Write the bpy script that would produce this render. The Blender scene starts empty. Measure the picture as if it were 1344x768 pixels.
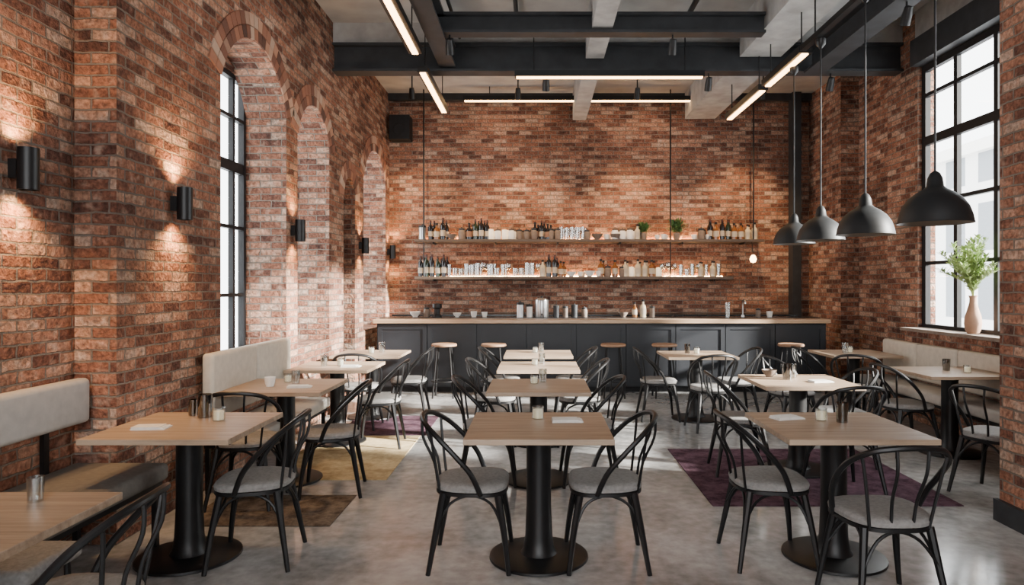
import bpy, math, random
from mathutils import Vector, Matrix
random.seed(7)
COL = bpy.context.scene.collection
CH = 1.54; F = 896.0

# ---------------------------------------------------------------- materials
def newmat(name):
    m = bpy.data.materials.new(name); m.use_nodes = True
    nt = m.node_tree; b = nt.nodes["Principled BSDF"]
    return m, nt, b
def N(nt, t, **kw):
    n = nt.nodes.new(t)
    for k, v in kw.items(): setattr(n, k, v)
    return n
def simple(name, col, rough=0.5, metal=0.0, var=0.12, scale=12.0, bump=0.0, emit=None, es=0, spec=0.5, coat=0):
    m, nt, b = newmat(name)
    tc = N(nt, 'ShaderNodeTexCoord'); no = N(nt, 'ShaderNodeTexNoise'); no.inputs['Scale'].default_value = scale
    no.inputs['Detail'].default_value = 4
    nt.links.new(tc.outputs['Object'], no.inputs['Vector'])
    r = N(nt, 'ShaderNodeValToRGB')
    r.color_ramp.elements[0].position = .3; r.color_ramp.elements[1].position = .7
    r.color_ramp.elements[0].color = tuple(c*(1-var) for c in col)+(1,)
    r.color_ramp.elements[1].color = tuple(min(1, c*(1+var)) for c in col)+(1,)
    nt.links.new(no.outputs['Fac'], r.inputs['Fac']); nt.links.new(r.outputs['Color'], b.inputs['Base Color'])
    b.inputs['Roughness'].default_value = rough; b.inputs['Metallic'].default_value = metal
    b.inputs['Specular IOR Level'].default_value = spec
    b.inputs['Coat Weight'].default_value = coat
    if bump:
        bp = N(nt, 'ShaderNodeBump'); bp.inputs['Strength'].default_value = bump; bp.inputs['Distance'].default_value = .01
        nt.links.new(no.outputs['Fac'], bp.inputs['Height']); nt.links.new(bp.outputs['Normal'], b.inputs['Normal'])
    if emit:
        b.inputs['Emission Color'].default_value = tuple(emit)+(1,); b.inputs['Emission Strength'].default_value = es
    return m
def math_n(nt, op, a, bb=None):
    n = N(nt, 'ShaderNodeMath', operation=op)
    for i, v in enumerate((a, bb)):
        if v is None: continue
        if isinstance(v, (int, float)): n.inputs[i].default_value = v
        else: nt.links.new(v, n.inputs[i])
    return n.outputs[0]
def mixf(nt, f, a, b):
    n = N(nt, 'ShaderNodeMix', data_type='FLOAT')
    nt.links.new(f, n.inputs[0]); nt.links.new(a, n.inputs[2]); nt.links.new(b, n.inputs[3])
    return n.outputs[0]
BR = [(0.0, (.055, .027, .021)), (.2, (.13, .056, .038)), (.42, (.22, .094, .058)), (.6, (.29, .135, .085)), (.8, (.39, .22, .148)), (.92, (.38, .27, .205)), (1.0, (.17, .072, .045))]
def brick(name, bw=.212, rh=.068, k=1.0, mortar=(.175, .142, .116)):
    m, nt, b = newmat(name)
    g = N(nt, 'ShaderNodeNewGeometry')
    sp = N(nt, 'ShaderNodeSeparateXYZ'); nt.links.new(g.outputs['Position'], sp.inputs[0])
    sn = N(nt, 'ShaderNodeSeparateXYZ'); nt.links.new(g.outputs['True Normal'], sn.inputs[0])
    isx = math_n(nt, 'GREATER_THAN', math_n(nt, 'ABSOLUTE', sn.outputs[0]), .7)
    isz = math_n(nt, 'GREATER_THAN', math_n(nt, 'ABSOLUTE', sn.outputs[2]), .7)
    u = mixf(nt, isx, sp.outputs[0], sp.outputs[1])
    v = mixf(nt, isz, sp.outputs[2], sp.outputs[1])
    n1 = N(nt, 'ShaderNodeTexNoise'); n1.inputs['Scale'].default_value = 9; n1.inputs['Detail'].default_value = 4
    nt.links.new(g.outputs['Position'], n1.inputs['Vector'])
    du = math_n(nt, 'MULTIPLY', math_n(nt, 'SUBTRACT', n1.outputs['Fac'], .5), .03)
    u = math_n(nt, 'ADD', u, du); v = math_n(nt, 'ADD', v, math_n(nt, 'MULTIPLY', du, .8))
    c = N(nt, 'ShaderNodeCombineXYZ'); nt.links.new(u, c.inputs[0]); nt.links.new(v, c.inputs[1])
    bt = N(nt, 'ShaderNodeTexBrick'); nt.links.new(c.outputs[0], bt.inputs['Vector'])
    bt.inputs['Scale'].default_value = 1; bt.inputs['Brick Width'].default_value = bw; bt.inputs['Row Height'].default_value = rh
    bt.inputs['Mortar Size'].default_value = .0072; bt.inputs['Mortar Smooth'].default_value = .35
    bt.inputs['Color1'].default_value = (0, 0, 0, 1); bt.inputs['Color2'].default_value = (1, 1, 1, 1); bt.inputs['Mortar'].default_value = (.5, .5, .5, 1)
    n2 = N(nt, 'ShaderNodeTexNoise'); n2.inputs['Scale'].default_value = 38; n2.inputs['Detail'].default_value = 6
    nt.links.new(g.outputs['Position'], n2.inputs['Vector'])
    n3 = N(nt, 'ShaderNodeTexNoise'); n3.inputs['Scale'].default_value = 1.1; n3.inputs['Detail'].default_value = 5
    nt.links.new(g.outputs['Position'], n3.inputs['Vector'])
    n4 = N(nt, 'ShaderNodeTexNoise'); n4.inputs['Scale'].default_value = 12; n4.inputs['Detail'].default_value = 5
    nt.links.new(g.outputs['Position'], n4.inputs['Vector'])
    rp = N(nt, 'ShaderNodeValToRGB')
    while len(rp.color_ramp.elements) < len(BR): rp.color_ramp.elements.new(.5)
    for e, (p, cc) in zip(rp.color_ramp.elements, BR):
        e.position = p; e.color = tuple(x*k for x in cc)+(1,)
    tone = math_n(nt, 'ADD', math_n(nt, 'MULTIPLY', bt.outputs['Color'], .78), math_n(nt, 'MULTIPLY', math_n(nt, 'SUBTRACT', n4.outputs['Fac'], .29), .6))
    nt.links.new(tone, rp.inputs['Fac'])
    mr = N(nt, 'ShaderNodeMapRange'); mr.inputs[1].default_value = .3; mr.inputs[2].default_value = .7; mr.inputs[3].default_value = .5; mr.inputs[4].default_value = 1.42
    nt.links.new(n2.outputs['Fac'], mr.inputs[0])
    mr2 = N(nt, 'ShaderNodeMapRange'); mr2.inputs[1].default_value = .3; mr2.inputs[2].default_value = .7; mr2.inputs[3].default_value = .62; mr2.inputs[4].default_value = 1.32
    nt.links.new(n3.outputs['Fac'], mr2.inputs[0])
    f = math_n(nt, 'MULTIPLY', mr.outputs[0], mr2.outputs[0])
    sc = N(nt, 'ShaderNodeVectorMath', operation='SCALE'); nt.links.new(rp.outputs['Color'], sc.inputs[0]); nt.links.new(f, sc.inputs['Scale'])
    mr3 = N(nt, 'ShaderNodeMapRange'); mr3.inputs[1].default_value = .56; mr3.inputs[2].default_value = .78; mr3.inputs[3].default_value = 0; mr3.inputs[4].default_value = .45
    nt.links.new(n4.outputs['Fac'], mr3.inputs[0])
    mb = N(nt, 'ShaderNodeMix', data_type='RGBA'); nt.links.new(mr3.outputs[0], mb.inputs[0]); nt.links.new(sc.outputs[0], mb.inputs[6]); mb.inputs[7].default_value = (.43, .335, .265, 1)
    ms = N(nt, 'ShaderNodeVectorMath', operation='SCALE'); ms.inputs[0].default_value = mortar; nt.links.new(mr2.outputs[0], ms.inputs['Scale'])
    mx = N(nt, 'ShaderNodeMix', data_type='RGBA'); nt.links.new(bt.outputs['Fac'], mx.inputs[0])
    nt.links.new(mb.outputs[2], mx.inputs[6]); nt.links.new(ms.outputs[0], mx.inputs[7])
    nt.links.new(mx.outputs[2], b.inputs['Base Color'])
    b.inputs['Roughness'].default_value = .85; b.inputs['Specular IOR Level'].default_value = .2
    h = math_n(nt, 'ADD', math_n(nt, 'MULTIPLY', bt.outputs['Fac'], -1.0), math_n(nt, 'MULTIPLY', n2.outputs['Fac'], .9))
    bp = N(nt, 'ShaderNodeBump'); bp.inputs['Strength'].default_value = 1.0; bp.inputs['Distance'].default_value = .022
    nt.links.new(h, bp.inputs['Height']); nt.links.new(bp.outputs['Normal'], b.inputs['Normal'])
    return m
def voussoir_mat():
    m, nt, b = newmat('arch_brick')
    g = N(nt, 'ShaderNodeNewGeometry'); rp = N(nt, 'ShaderNodeValToRGB')
    while len(rp.color_ramp.elements) < len(BR): rp.color_ramp.elements.new(.5)
    for e, (p, cc) in zip(rp.color_ramp.elements, BR): e.position = p; e.color = tuple(x*1.1 for x in cc)+(1,)
    nt.links.new(g.outputs['Random Per Island'], rp.inputs['Fac']); nt.links.new(rp.outputs['Color'], b.inputs['Base Color'])
    n2 = N(nt, 'ShaderNodeTexNoise'); n2.inputs['Scale'].default_value = 40
    bp = N(nt, 'ShaderNodeBump'); bp.inputs['Strength'].default_value = .5; bp.inputs['Distance'].default_value = .01
    nt.links.new(n2.outputs['Fac'], bp.inputs['Height']); nt.links.new(bp.outputs['Normal'], b.inputs['Normal'])
    b.inputs['Roughness'].default_value = .85
    return m
def concrete_floor():
    m, nt, b = newmat('polished_concrete')
    g = N(nt, 'ShaderNodeNewGeometry')
    n1 = N(nt, 'ShaderNodeTexNoise'); n1.inputs['Scale'].default_value = 1.1; n1.inputs['Detail'].default_value = 9; n1.inputs['Roughness'].default_value = .65
    n1.inputs['Distortion'].default_value = .4
    nt.links.new(g.outputs['Position'], n1.inputs['Vector'])
    n2 = N(nt, 'ShaderNodeTexNoise'); n2.inputs['Scale'].default_value = 14; n2.inputs['Detail'].default_value = 8
    nt.links.new(g.outputs['Position'], n2.inputs['Vector'])
    s = math_n(nt, 'ADD', math_n(nt, 'MULTIPLY', n1.outputs['Fac'], .7), math_n(nt, 'MULTIPLY', n2.outputs['Fac'], .3))
    rp = N(nt, 'ShaderNodeValToRGB'); e = rp.color_ramp.elements
    e[0].position = .36; e[0].color = (.18, .18, .178, 1); e[1].position = .64; e[1].color = (.50, .50, .496, 1)
    x = e.new(.5); x.color = (.335, .335, .33, 1)
    nt.links.new(s, rp.inputs['Fac']); nt.links.new(rp.outputs['Color'], b.inputs['Base Color'])
    mr = N(nt, 'ShaderNodeMapRange'); mr.inputs[1].default_value = .3; mr.inputs[2].default_value = .7; mr.inputs[3].default_value = .09; mr.inputs[4].default_value = .28
    nt.links.new(n1.outputs['Fac'], mr.inputs[0]); nt.links.new(mr.outputs[0], b.inputs['Roughness'])
    b.inputs['Specular IOR Level'].default_value = .85
    bp = N(nt, 'ShaderNodeBump'); bp.inputs['Strength'].default_value = .05; bp.inputs['Distance'].default_value = .01
    nt.links.new(n2.outputs['Fac'], bp.inputs['Height']); nt.links.new(bp.outputs['Normal'], b.inputs['Normal'])
    return m
def wood(name, c1, c2, axis=0, rough=.45):
    m, nt, b = newmat(name)
    tc = N(nt, 'ShaderNodeTexCoord'); mp = N(nt, 'ShaderNodeMapping')
    s = [14, 14, 14]; s[axis] = .9; mp.inputs['Scale'].default_value = s
    nt.links.new(tc.outputs['Object'], mp.inputs['Vector'])
    n1 = N(nt, 'ShaderNodeTexNoise'); n1.inputs['Scale'].default_value = 2.2; n1.inputs['Detail'].default_value = 8; n1.inputs['Roughness'].default_value = .65
    nt.links.new(mp.outputs[0], n1.inputs['Vector'])
    rp = N(nt, 'ShaderNodeValToRGB'); e = rp.color_ramp.elements
    e[0].position = .32; e[0].color = c1+(1,); e[1].position = .68; e[1].color = c2+(1,)
    nt.links.new(n1.outputs['Fac'], rp.inputs['Fac']); nt.links.new(rp.outputs['Color'], b.inputs['Base Color'])
    b.inputs['Roughness'].default_value = rough
    bp = N(nt, 'ShaderNodeBump'); bp.inputs['Strength'].default_value = .1; bp.inputs['Distance'].default_value = .004
    nt.links.new(n1.outputs['Fac'], bp.inputs['Height']); nt.links.new(bp.outputs['Normal'], b.inputs['Normal'])
    return m
def clear(name, tint=(.93, .95, .95), fac=.12, rough=.03):
    m, nt, b = newmat(name); out = nt.nodes['Material Output']
    t = N(nt, 'ShaderNodeBsdfTransparent'); t.inputs[0].default_value = tint+(1,)
    g = N(nt, 'ShaderNodeBsdfGlossy'); g.inputs['Roughness'].default_value = rough
    lw = N(nt, 'ShaderNodeLayerWeight'); lw.inputs[0].default_value = .35
    f = math_n(nt, 'ADD', math_n(nt, 'MULTIPLY', lw.outputs['Facing'], .55), fac)
    mx = N(nt, 'ShaderNodeMixShader'); nt.links.new(f, mx.inputs[0]); nt.links.new(t.outputs[0], mx.inputs[1]); nt.links.new(g.outputs[0], mx.inputs[2])
    nt.links.new(mx.outputs[0], out.inputs[0]); nt.nodes.remove(b)
    return m
def pane_mat():
    m, nt, b = newmat('window_glass'); out = nt.nodes['Material Output']
    t = N(nt, 'ShaderNodeBsdfTransparent'); t.inputs[0].default_value = (.97, .98, .98, 1)
    g = N(nt, 'ShaderNodeBsdfGlossy'); g.inputs['Roughness'].default_value = .02
    mx = N(nt, 'ShaderNodeMixShader'); mx.inputs[0].default_value = .05
    nt.links.new(t.outputs[0], mx.inputs[1]); nt.links.new(g.outputs[0], mx.inputs[2]); nt.links.new(mx.outputs[0], out.inputs[0]); nt.nodes.remove(b)
    return m
def rug_mat(name, c1, c2, sc=7):
    m, nt, b = newmat(name)
    g = N(nt, 'ShaderNodeNewGeometry')
    n1 = N(nt, 'ShaderNodeTexNoise'); n1.inputs['Scale'].default_value = sc; n1.inputs['Detail'].default_value = 10; n1.inputs['Roughness'].default_value = .75
    nt.links.new(g.outputs['Position'], n1.inputs['Vector'])
    rp = N(nt, 'ShaderNodeValToRGB'); e = rp.color_ramp.elements
    e[0].position = .38; e[0].color = c1+(1,); e[1].position = .62; e[1].color = c2+(1,)
    nt.links.new(n1.outputs['Fac'], rp.inputs['Fac']); nt.links.new(rp.outputs['Color'], b.inputs['Base Color'])
    b.inputs['Roughness'].default_value = .95; b.inputs['Specular IOR Level'].default_value = .1
    n2 = N(nt, 'ShaderNodeTexNoise'); n2.inputs['Scale'].default_value = 220
    nt.links.new(g.outputs['Position'], n2.inputs['Vector'])
    bp = N(nt, 'ShaderNodeBump'); bp.inputs['Strength'].default_value = .5; bp.inputs['Distance'].default_value = .005
    nt.links.new(n2.outputs['Fac'], bp.inputs['Height']); nt.links.new(bp.outputs['Normal'], b.inputs['Normal'])
    return m
def emis(name, col, s):
    m, nt, b = newmat(name)
    b.inputs['Base Color'].default_value = col+(1,); b.inputs['Emission Color'].default_value = col+(1,); b.inputs['Emission Strength'].default_value = s
    return m
def facade():
    m, nt, b = newmat('facade')
    g = N(nt, 'ShaderNodeNewGeometry'); sp = N(nt, 'ShaderNodeSeparateXYZ'); nt.links.new(g.outputs['Position'], sp.inputs[0])
    c = N(nt, 'ShaderNodeCombineXYZ'); nt.links.new(math_n(nt, 'ADD', sp.outputs[1], sp.outputs[0]), c.inputs[0]); nt.links.new(sp.outputs[2], c.inputs[1])
    bt = N(nt, 'ShaderNodeTexBrick'); nt.links.new(c.outputs[0], bt.inputs['Vector']); bt.offset = 0
    bt.inputs['Scale'].default_value = 1; bt.inputs['Brick Width'].default_value = 1.9; bt.inputs['Row Height'].default_value = 2.4; bt.inputs['Mortar Size'].default_value = .38
    bt.inputs['Color1'].default_value = (.18, .20, .22, 1); bt.inputs['Color2'].default_value = (.26, .28, .3, 1); bt.inputs['Mortar'].default_value = (.72, .71, .69, 1)
    nt.links.new(bt.outputs['Color'], b.inputs['Base Color']); b.inputs['Roughness'].default_value = .8
    return m

M = dict(
 brick=brick('red_brick', k=1.0), arch=voussoir_mat(), floor=concrete_floor(),
 ceil=simple('ceiling_plaster', (.32, .318, .31), .9, var=.18, scale=2.5, bump=.1),
 conc=simple('beam_concrete', (.30, .295, .285), .85, var=.22, scale=5, bump=.2),
 steel=simple('dark_steel', (.028, .030, .033), .55, .1, var=.25, scale=6, spec=.3),
 black=simple('black_metal', (.006, .006, .0065), .42, 0, var=.2, scale=20, spec=.35),
 blackm=simple('black_matte', (.008, .008, .009), .6, 0, var=.2, scale=20, spec=.3),
 wood=wood('oak_top', (.225, .152, .098), (.41, .305, .215), 0),
 barwood=wood('bar_oak', (.28, .18, .105), (.48, .33, .21), 0, .35),
 shelfwood=wood('dark_oak', (.04, .027, .018), (.10, .066, .044), 0, .5),
 stoolwood=wood('stool_oak', (.20, .105, .055), (.34, .20, .12), 0, .45),
 bar=simple('bar_charcoal', (.016, .018, .022), .45, 0, var=.15, scale=3, spec=.35),
 bartop=simple('bar_black_stone', (.012, .013, .014), .25, 0, var=.2, scale=8),
 seat=simple('grey_seat_fabric', (.23, .225, .217), .9, 0, var=.15, scale=60, bump=.25, spec=.2),
 benchl=simple('light_grey_leather', (.40, .375, .34), .65, 0, var=.08, scale=18, bump=.1),
 benchd=simple('taupe_fabric', (.15, .138, .122), .8, 0, var=.12, scale=30, bump=.2, spec=.2),
 benchc=simple('cream_leather', (.50, .455, .385), .6, 0, var=.08, scale=18, bump=.1),
 white=simple('white_ceramic', (.78, .76, .72), .35, 0, var=.04),
 napkin=simple('linen_napkin', (.68, .66, .62), .9, 0, var=.06, scale=40, bump=.1),
 wax=simple('candle_wax', (.85, .78, .66), .5, 0, var=.03, emit=(1, .8, .5), es=.6),
 clear=clear('clear_glass', (.90, .93, .93), .22, .08), smoky=clear('smoky_glass', (.45, .42, .38), .15),
 pane=pane_mat(),
 dkgreen=simple('dark_green_glass', (.010, .020, .012), .1, 0, var=.2, coat=.5),
 amber=simple('amber_glass', (.16, .06, .015), .12, 0, var=.2, coat=.5),
 dkbottle=simple('black_glass', (.006, .006, .008), .12, 0, var=.2, coat=.3),
 paleb=simple('pale_spirit', (.50, .43, .30), .15, 0, var=.1, coat=.5),
 label=simple('paper_label', (.42, .36, .28), .8, 0, var=.08),
 labelr=simple('rust_label', (.20, .10, .06), .8, 0, var=.08),
 foil=simple('bottle_foil', (.06, .02, .015), .4, .4, var=.1),
 steelb=simple('brushed_steel', (.50, .50, .50), .28, .95, var=.1, scale=8),
 terr=simple('terracotta_vase', (.38, .22, .14), .7, 0, var=.15, scale=10, bump=.2),
 clay=simple('clay_pot', (.20, .155, .125), .8, 0, var=.15, scale=20),
 leaf=simple('pale_green_leaf', (.32, .44, .15), .5, 0, var=.35, scale=9),
 dleaf=simple('dark_green_leaf', (.06, .13, .035), .5, 0, var=.35, scale=25),
 shadein=simple('shade_enamel', (.06, .057, .054), .5, 0, var=.03),
 shade=simple('pendant_black', (.013, .014, .015), .5, .0, var=.1, spec=.35),
 led=emis('led_diffuser', (1.0, .58, .25), 14), ledw=emis('led_strip_warm', (1.0, .52, .2), 140), bulb=emis('bulb_glow', (1.0, .58, .25), 20),
 rugp=rug_mat('plum_rug', (.035, .016, .025), (.125, .07, .095)), rugy=rug_mat('sand_rug', (.34, .24, .12), (.62, .49, .29), 5),
 rugg=rug_mat('grey_brown_rug', (.06, .045, .035), (.20, .16, .125), 9),
 facade=facade(),
 door=simple('door_dark', (.012, .010, .009), .5, 0, var=.2, scale=5, spec=.3),
 jar=simple('stoneware', (.15, .11, .085), .6, 0, var=.25, scale=14),
)

# ---------------------------------------------------------------- geometry helpers
def link(o): COL.objects.link(o); return o
def meta(o, label=None, category=None, group=None, kind=None):
    if label: o['label'] = label
    if category: o['category'] = category
    if group: o['group'] = group
    if kind: o['kind'] = kind
    return o
def add(name, vf, mats, loc=(0, 0, 0), rot=0, parent=None, smooth=False, bevel=0, **kw):
    v, f = vf[0], vf[1]
    me = bpy.data.meshes.new(name); me.from_pydata([tuple(p) for p in v], [], f); me.update()
    if not isinstance(mats, (list, tuple)): mats = [mats]
    for mm in mats: me.materials.append(mm)
    if len(vf) > 2:
        for p, i in zip(me.polygons, vf[2]): p.material_index = i
    import bmesh
    bm = bmesh.new(); bm.from_mesh(me); bmesh.ops.recalc_face_normals(bm, faces=bm.faces)
    if bevel:
        bmesh.ops.bevel(bm, geom=list(bm.edges), offset=bevel, segments=2, profile=.6, affect='EDGES', clamp_overlap=True)
    bm.to_mesh(me); bm.free()
    if smooth:
        me.polygons.foreach_set('use_smooth', [True]*len(me.polygons))
        try: me.set_sharp_from_angle(angle=math.radians(40))
        except Exception: pass
    o = bpy.data.objects.new(name, me); link(o); o.location = loc; o.rotation_euler = (0, 0, rot)
    if parent: o.parent = parent
    meta(o, **kw); return o
def root(name, loc, rot=0, **kw):
    o = bpy.data.objects.new(name, None); o.empty_display_size = .1; link(o); o.location = loc; o.rotation_euler = (0, 0, rot); meta(o, **kw); return o
def bx(x0, x1, y0, y1, z0, z1):
    v = [(x, y, z) for z in (z0, z1) for y in (y0, y1) for x in (x0, x1)]
    return v, [(0, 2, 3, 1), (4, 5, 7, 6), (0, 1, 5, 4), (2, 6, 7, 3), (0, 4, 6, 2), (1, 3, 7, 5)]
def merge(*parts):
    V, Fc = [], []
    for v, f in parts:
        o = len(V); V += list(v); Fc += [tuple(i+o for i in q) for q in f]
    return V, Fc
def rbox(x0, x1, y0, y1, z0, z1, r=.03, n=4):
    def outline(ins, rr):
        pts = []
        for cx, cy, a0 in ((x1-rr, y1-rr, 0), (x0+rr, y1-rr, 90), (x0+rr, y0+rr, 180), (x1-rr, y0+rr, 270)):
            for k in range(n+1):
                a = math.radians(a0+90*k/n); pts.append((cx+(rr-ins)*math.cos(a), cy+(rr-ins)*math.sin(a)))
        return pts
    rings = []
    for k in range(n+1):
        t = math.pi/2*k/n; rings.append((r*(1-math.sin(t)), z0+r*(1-math.cos(t))))
    for k in range(n+1):
        t = math.pi/2*k/n; rings.append((r*(1-math.cos(t)), z1-r*(1-math.sin(t))))
    V = []; m = 4*(n+1)
    for ins, z in rings: V += [(p[0], p[1], z) for p in outline(ins, r*1.001+.002)]
    Fc = []
    for i in range(len(rings)-1):
        for j in range(m): Fc.append((i*m+j, i*m+(j+1) % m, (i+1)*m+(j+1) % m, (i+1)*m+j))
    Fc.append(tuple(reversed(range(m)))); Fc.append(tuple((len(rings)-1)*m+j for j in range(m)))
    return V, Fc
def lathe(prof, seg=20, midx=None, c=(0, 0)):
    V, Fc, MI, idx = [], [], [], []
    for r, z in prof:
        if r < 1e-6: idx.append([len(V)]); V.append((c[0], c[1], z))
        else:
            idx.append(list(range(len(V), len(V)+seg)))
            V += [(c[0]+r*math.cos(2*math.pi*k/seg), c[1]+r*math.sin(2*math.pi*k/seg), z) for k in range(seg)]
    for i in range(len(prof)-1):
        a, b = idx[i], idx[i+1]; mi = midx[i] if midx else 0
        if len(a) == 1 and len(b) == 1: continue
        for k in range(seg):
            k2 = (k+1) % seg
            if len(a) == 1: q = (a[0], b[k2], b[k])
            elif len(b) == 1: q = (a[k], a[k2], b[0])
            else: q = (a[k], a[k2], b[k2], b[k])
            Fc.append(q); MI.append(mi)
    return (V, Fc, MI) if midx else (V, Fc)
def tube(pts, rad, seg=8):
    pts = [Vector(p) for p in pts]; n = len(pts)
    if isinstance(rad, (int, float)): rad = [rad]*n
    V, Fc = [], []; up = None
    for i, p in enumerate(pts):
        t = (pts[min(i+1, n-1)]-pts[max(i-1, 0)]).normalized()
        if up is None:
            up = t.orthogonal().normalized()
        else:
            up = (up - t*up.dot(t)).normalized()
        s = t.cross(up)
        for k in range(seg):
            a = 2*math.pi*k/seg; V.append(tuple(p+(up*math.cos(a)+s*math.sin(a))*rad[i]))
    for i in range(n-1):
        for k in range(seg): Fc.append((i*seg+k, i*seg+(k+1) % seg, (i+1)*seg+(k+1) % seg, (i+1)*seg+k))
    Fc.append(tuple(reversed(range(seg)))); Fc.append(tuple((n-1)*seg+k for k in range(seg)))
    return V, Fc
def smoothp(P, n=5):
    P = [Vector(p) for p in P]; out = []
    for i in range(len(P)-1):
        p0 = P[max(i-1, 0)]; p1 = P[i]; p2 = P[i+1]; p3 = P[min(i+2, len(P)-1)]
        for k in range(n):
            t = k/n
            out.append(.5*((2*p1)+(-p0+p2)*t+(2*p0-5*p1+4*p2-p3)*t*t+(-p0+3*p1-3*p2+p3)*t**3))
    out.append(P[-1]); return out
def copy_thing(r, loc, rot=0, label=None, scale=None):
    kids = {}
    for o in list(COL.objects):
        if o.parent: kids.setdefault(o.parent.name, []).append(o)
    def rec(o, par):
        c = o.copy(); COL.objects.link(c)
        if par is not None: c.parent = par; c.matrix_parent_inverse = Matrix()
        for ch in kids.get(o.name, []): rec(ch, c)
        return c
    c = rec(r, None); c.location = loc; c.rotation_euler = (0, 0, rot)
    if scale: c.scale = scale
    if label: c['label'] = label
    return c
def light(name, typ, loc, energy, color=(1, 1, 1), parent=None, **kw):
    l = bpy.data.lights.new(name, typ); l.energy = energy; l.color = color
    for k, v in kw.items():
        if k != 'rot': setattr(l, k, v)
    o = bpy.data.objects.new(name, l); link(o); o.location = loc
    if 'rot' in kw: o.rotation_euler = kw['rot']
    if parent: o.parent = parent
    return o

# ---------------------------------------------------------------- shell
H = 4.75
XL, XL0, XR, YB = -2.5, -2.75, 4.57, 11.5
add('floor', bx(-3.3, 5.6, -3.2, 12, -.1, 0), M['floor'], kind='structure')
add('ceiling', bx(-3.3, 5.6, -3.2, 12, H, H+.15), M['ceil'], kind='structure')

def arc_pts(y0, y1, sp, rise, n=16):
    a = (y1-y0)/2; R = (a*a+rise*rise)/(2*rise); c = sp+rise-R; yc = (y0+y1)/2
    th = math.asin(min(1, a/R)); 
    return [(yc+R*math.sin(th*(1-2*k/n)), c+R*math.cos(th*(1-2*k/n))) for k in range(n+1)], (yc, c, R, th)
def holed_wall(name, rect, holes, place, thick, mat):
    cu = bpy.data.curves.new(name, 'CURVE'); cu.dimensions = '2D'; cu.fill_mode = 'BOTH'; cu.extrude = thick/2
    for poly in [rect]+holes:
        s = cu.splines.new('POLY'); s.points.add(len(poly)-1)
        for p, q in zip(s.points, poly): p.co = (q[0], q[1], 0, 1)
        s.use_cyclic_u = True
    o = bpy.data.objects.new(name, cu); link(o)
    dg = bpy.context.evaluated_depsgraph_get(); dg.update()
    me = bpy.data.meshes.new_from_object(o.evaluated_get(dg))
    V = [place(v.co.x, v.co.y, v.co.z) for v in me.vertices]; Fc = [tuple(p.vertices) for p in me.polygons]
    bpy.data.objects.remove(o)
    import bmesh
    m2 = bpy.data.meshes.new(name); m2.from_pydata(V, [], Fc)
    bm = bmesh.new(); bm.from_mesh(m2); bmesh.ops.remove_doubles(bm, verts=bm.verts, dist=1e-5); bmesh.ops.recalc_face_normals(bm, faces=bm.faces); bm.to_mesh(m2); bm.free()
    m2.materials.append(mat); ob = bpy.data.objects.new(name, m2); link(ob); ob['kind'] = 'structure'
    return ob
OPEN = [(5.38, 6.78, .9, 3.2, .5), (7.1, 8.18, .9, 3.12, .42), (8.78, 9.33, 0.0, 2.70, .274), (9.78, 11.2, .9, 3.1, .5)]
holes = []
for (y0, y1, z0, sp, rise) in OPEN:
    a, _ = arc_pts(y0, y1, sp, rise)
    holes.append([(y0, z0), (y1, z0)]+a)
TH = .4
holed_wall('wall_left', [(4.05, -.05), (11.9, -.05), (11.9, H), (4.05, H)], holes, lambda u, v, w: (XL-TH/2+w, u, v), TH, M['brick'])
add('wall_left_near', bx(-3.2, XL0, -3.2, 4.05, -.05, H), M['brick'], kind='structure')
tn = 1
for (y0, y1, z0, sp, rise) in OPEN:
    _, (yc, c, R, th) = arc_pts(y0, y1, sp, rise)
    parts = []; rw = .22
    nb = max(9, int(2*th*R/.075)); 
    for k in range(nb):
        a0 = -th+2*th*k/nb; a1 = -th+2*th*(k+1)/nb; g = .004/R
        for (r0, r1) in ((R+.003, R+rw/2-.004), (R+rw/2+.004, R+rw)):
            q = [(r0, a0+g), (r0, a1-g), (r1, a1-g), (r1, a0+g)]
            v = [(xx, yc+r*math.sin(a), c+r*math.cos(a)) for xx in (XL-.05, XL+.012) for r, a in q]
            parts.append((v, [(0, 1, 2, 3), (7, 6, 5, 4), (0, 4, 5, 1), (1, 5, 6, 2), (2, 6, 7, 3), (3, 7, 4, 0)]))
    add('trim_%d' % tn, merge(*parts), M['arch'], kind='structure'); tn += 1

add('wall_back', bx(-2.9, 4.6, YB, 11.9, -.05, H), M['brick'], kind='structure')
add('wall_right_near', bx(3.03, 4.9, -3.2, 4.48, -.05, H), M['brick'], kind='structure')
add('baseboard_right', bx(3.0, 3.03, -3.2, 4.5, 0, .14), M['steel'], kind='structure')
add('wall_right', bx(4.3, 4.62, 4.48, 8.0, -.05, 1.02), M['brick'], kind='structure')
add('wall_right_upper', bx(4.42, 4.62, 4.48, 8.0, 4.4, H), M['conc'], kind='structure')
add('wall_right_pier', bx(4.45, 4.66, 8.0, 8.69, -.05, H), M['brick'], kind='structure')
add('wall_right_return', bx(4.66, 4.94, 8.55, 8.69, -.05, H), M['brick'], kind='structure')
holed_wall('wall_right_far', [(8.69, -.05), (10.3, -.05), (10.3, H), (8.69, H)], [[(8.85, .9), (9.3, .9), (9.3, 4), (8.85, 4)]], lambda u, v, w: (4.89+w, u, v), .1, M['brick'])  # opening added out of view so daylight reaches the brick step behind
add('wall_right_corner', bx(XR, 4.94, 10.3, 11.9, -.05, H), M['brick'], kind='structure')
holed_wall('wall_front', [(-3.2, -.05), (3.5, -.05), (3.5, H), (-3.2, H)], [[(-2.2, .9), (2.4, .9), (2.4, 4.3), (-2.2, 4.3)]], lambda u, v, w: (u, -3.3+w, v), .2, M['brick'])
add('trim_%d' % tn, bx(4.24, 4.5, 4.48, 8.0, 1.02, 1.055), M['clay'], kind='structure'); tn += 1
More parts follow.
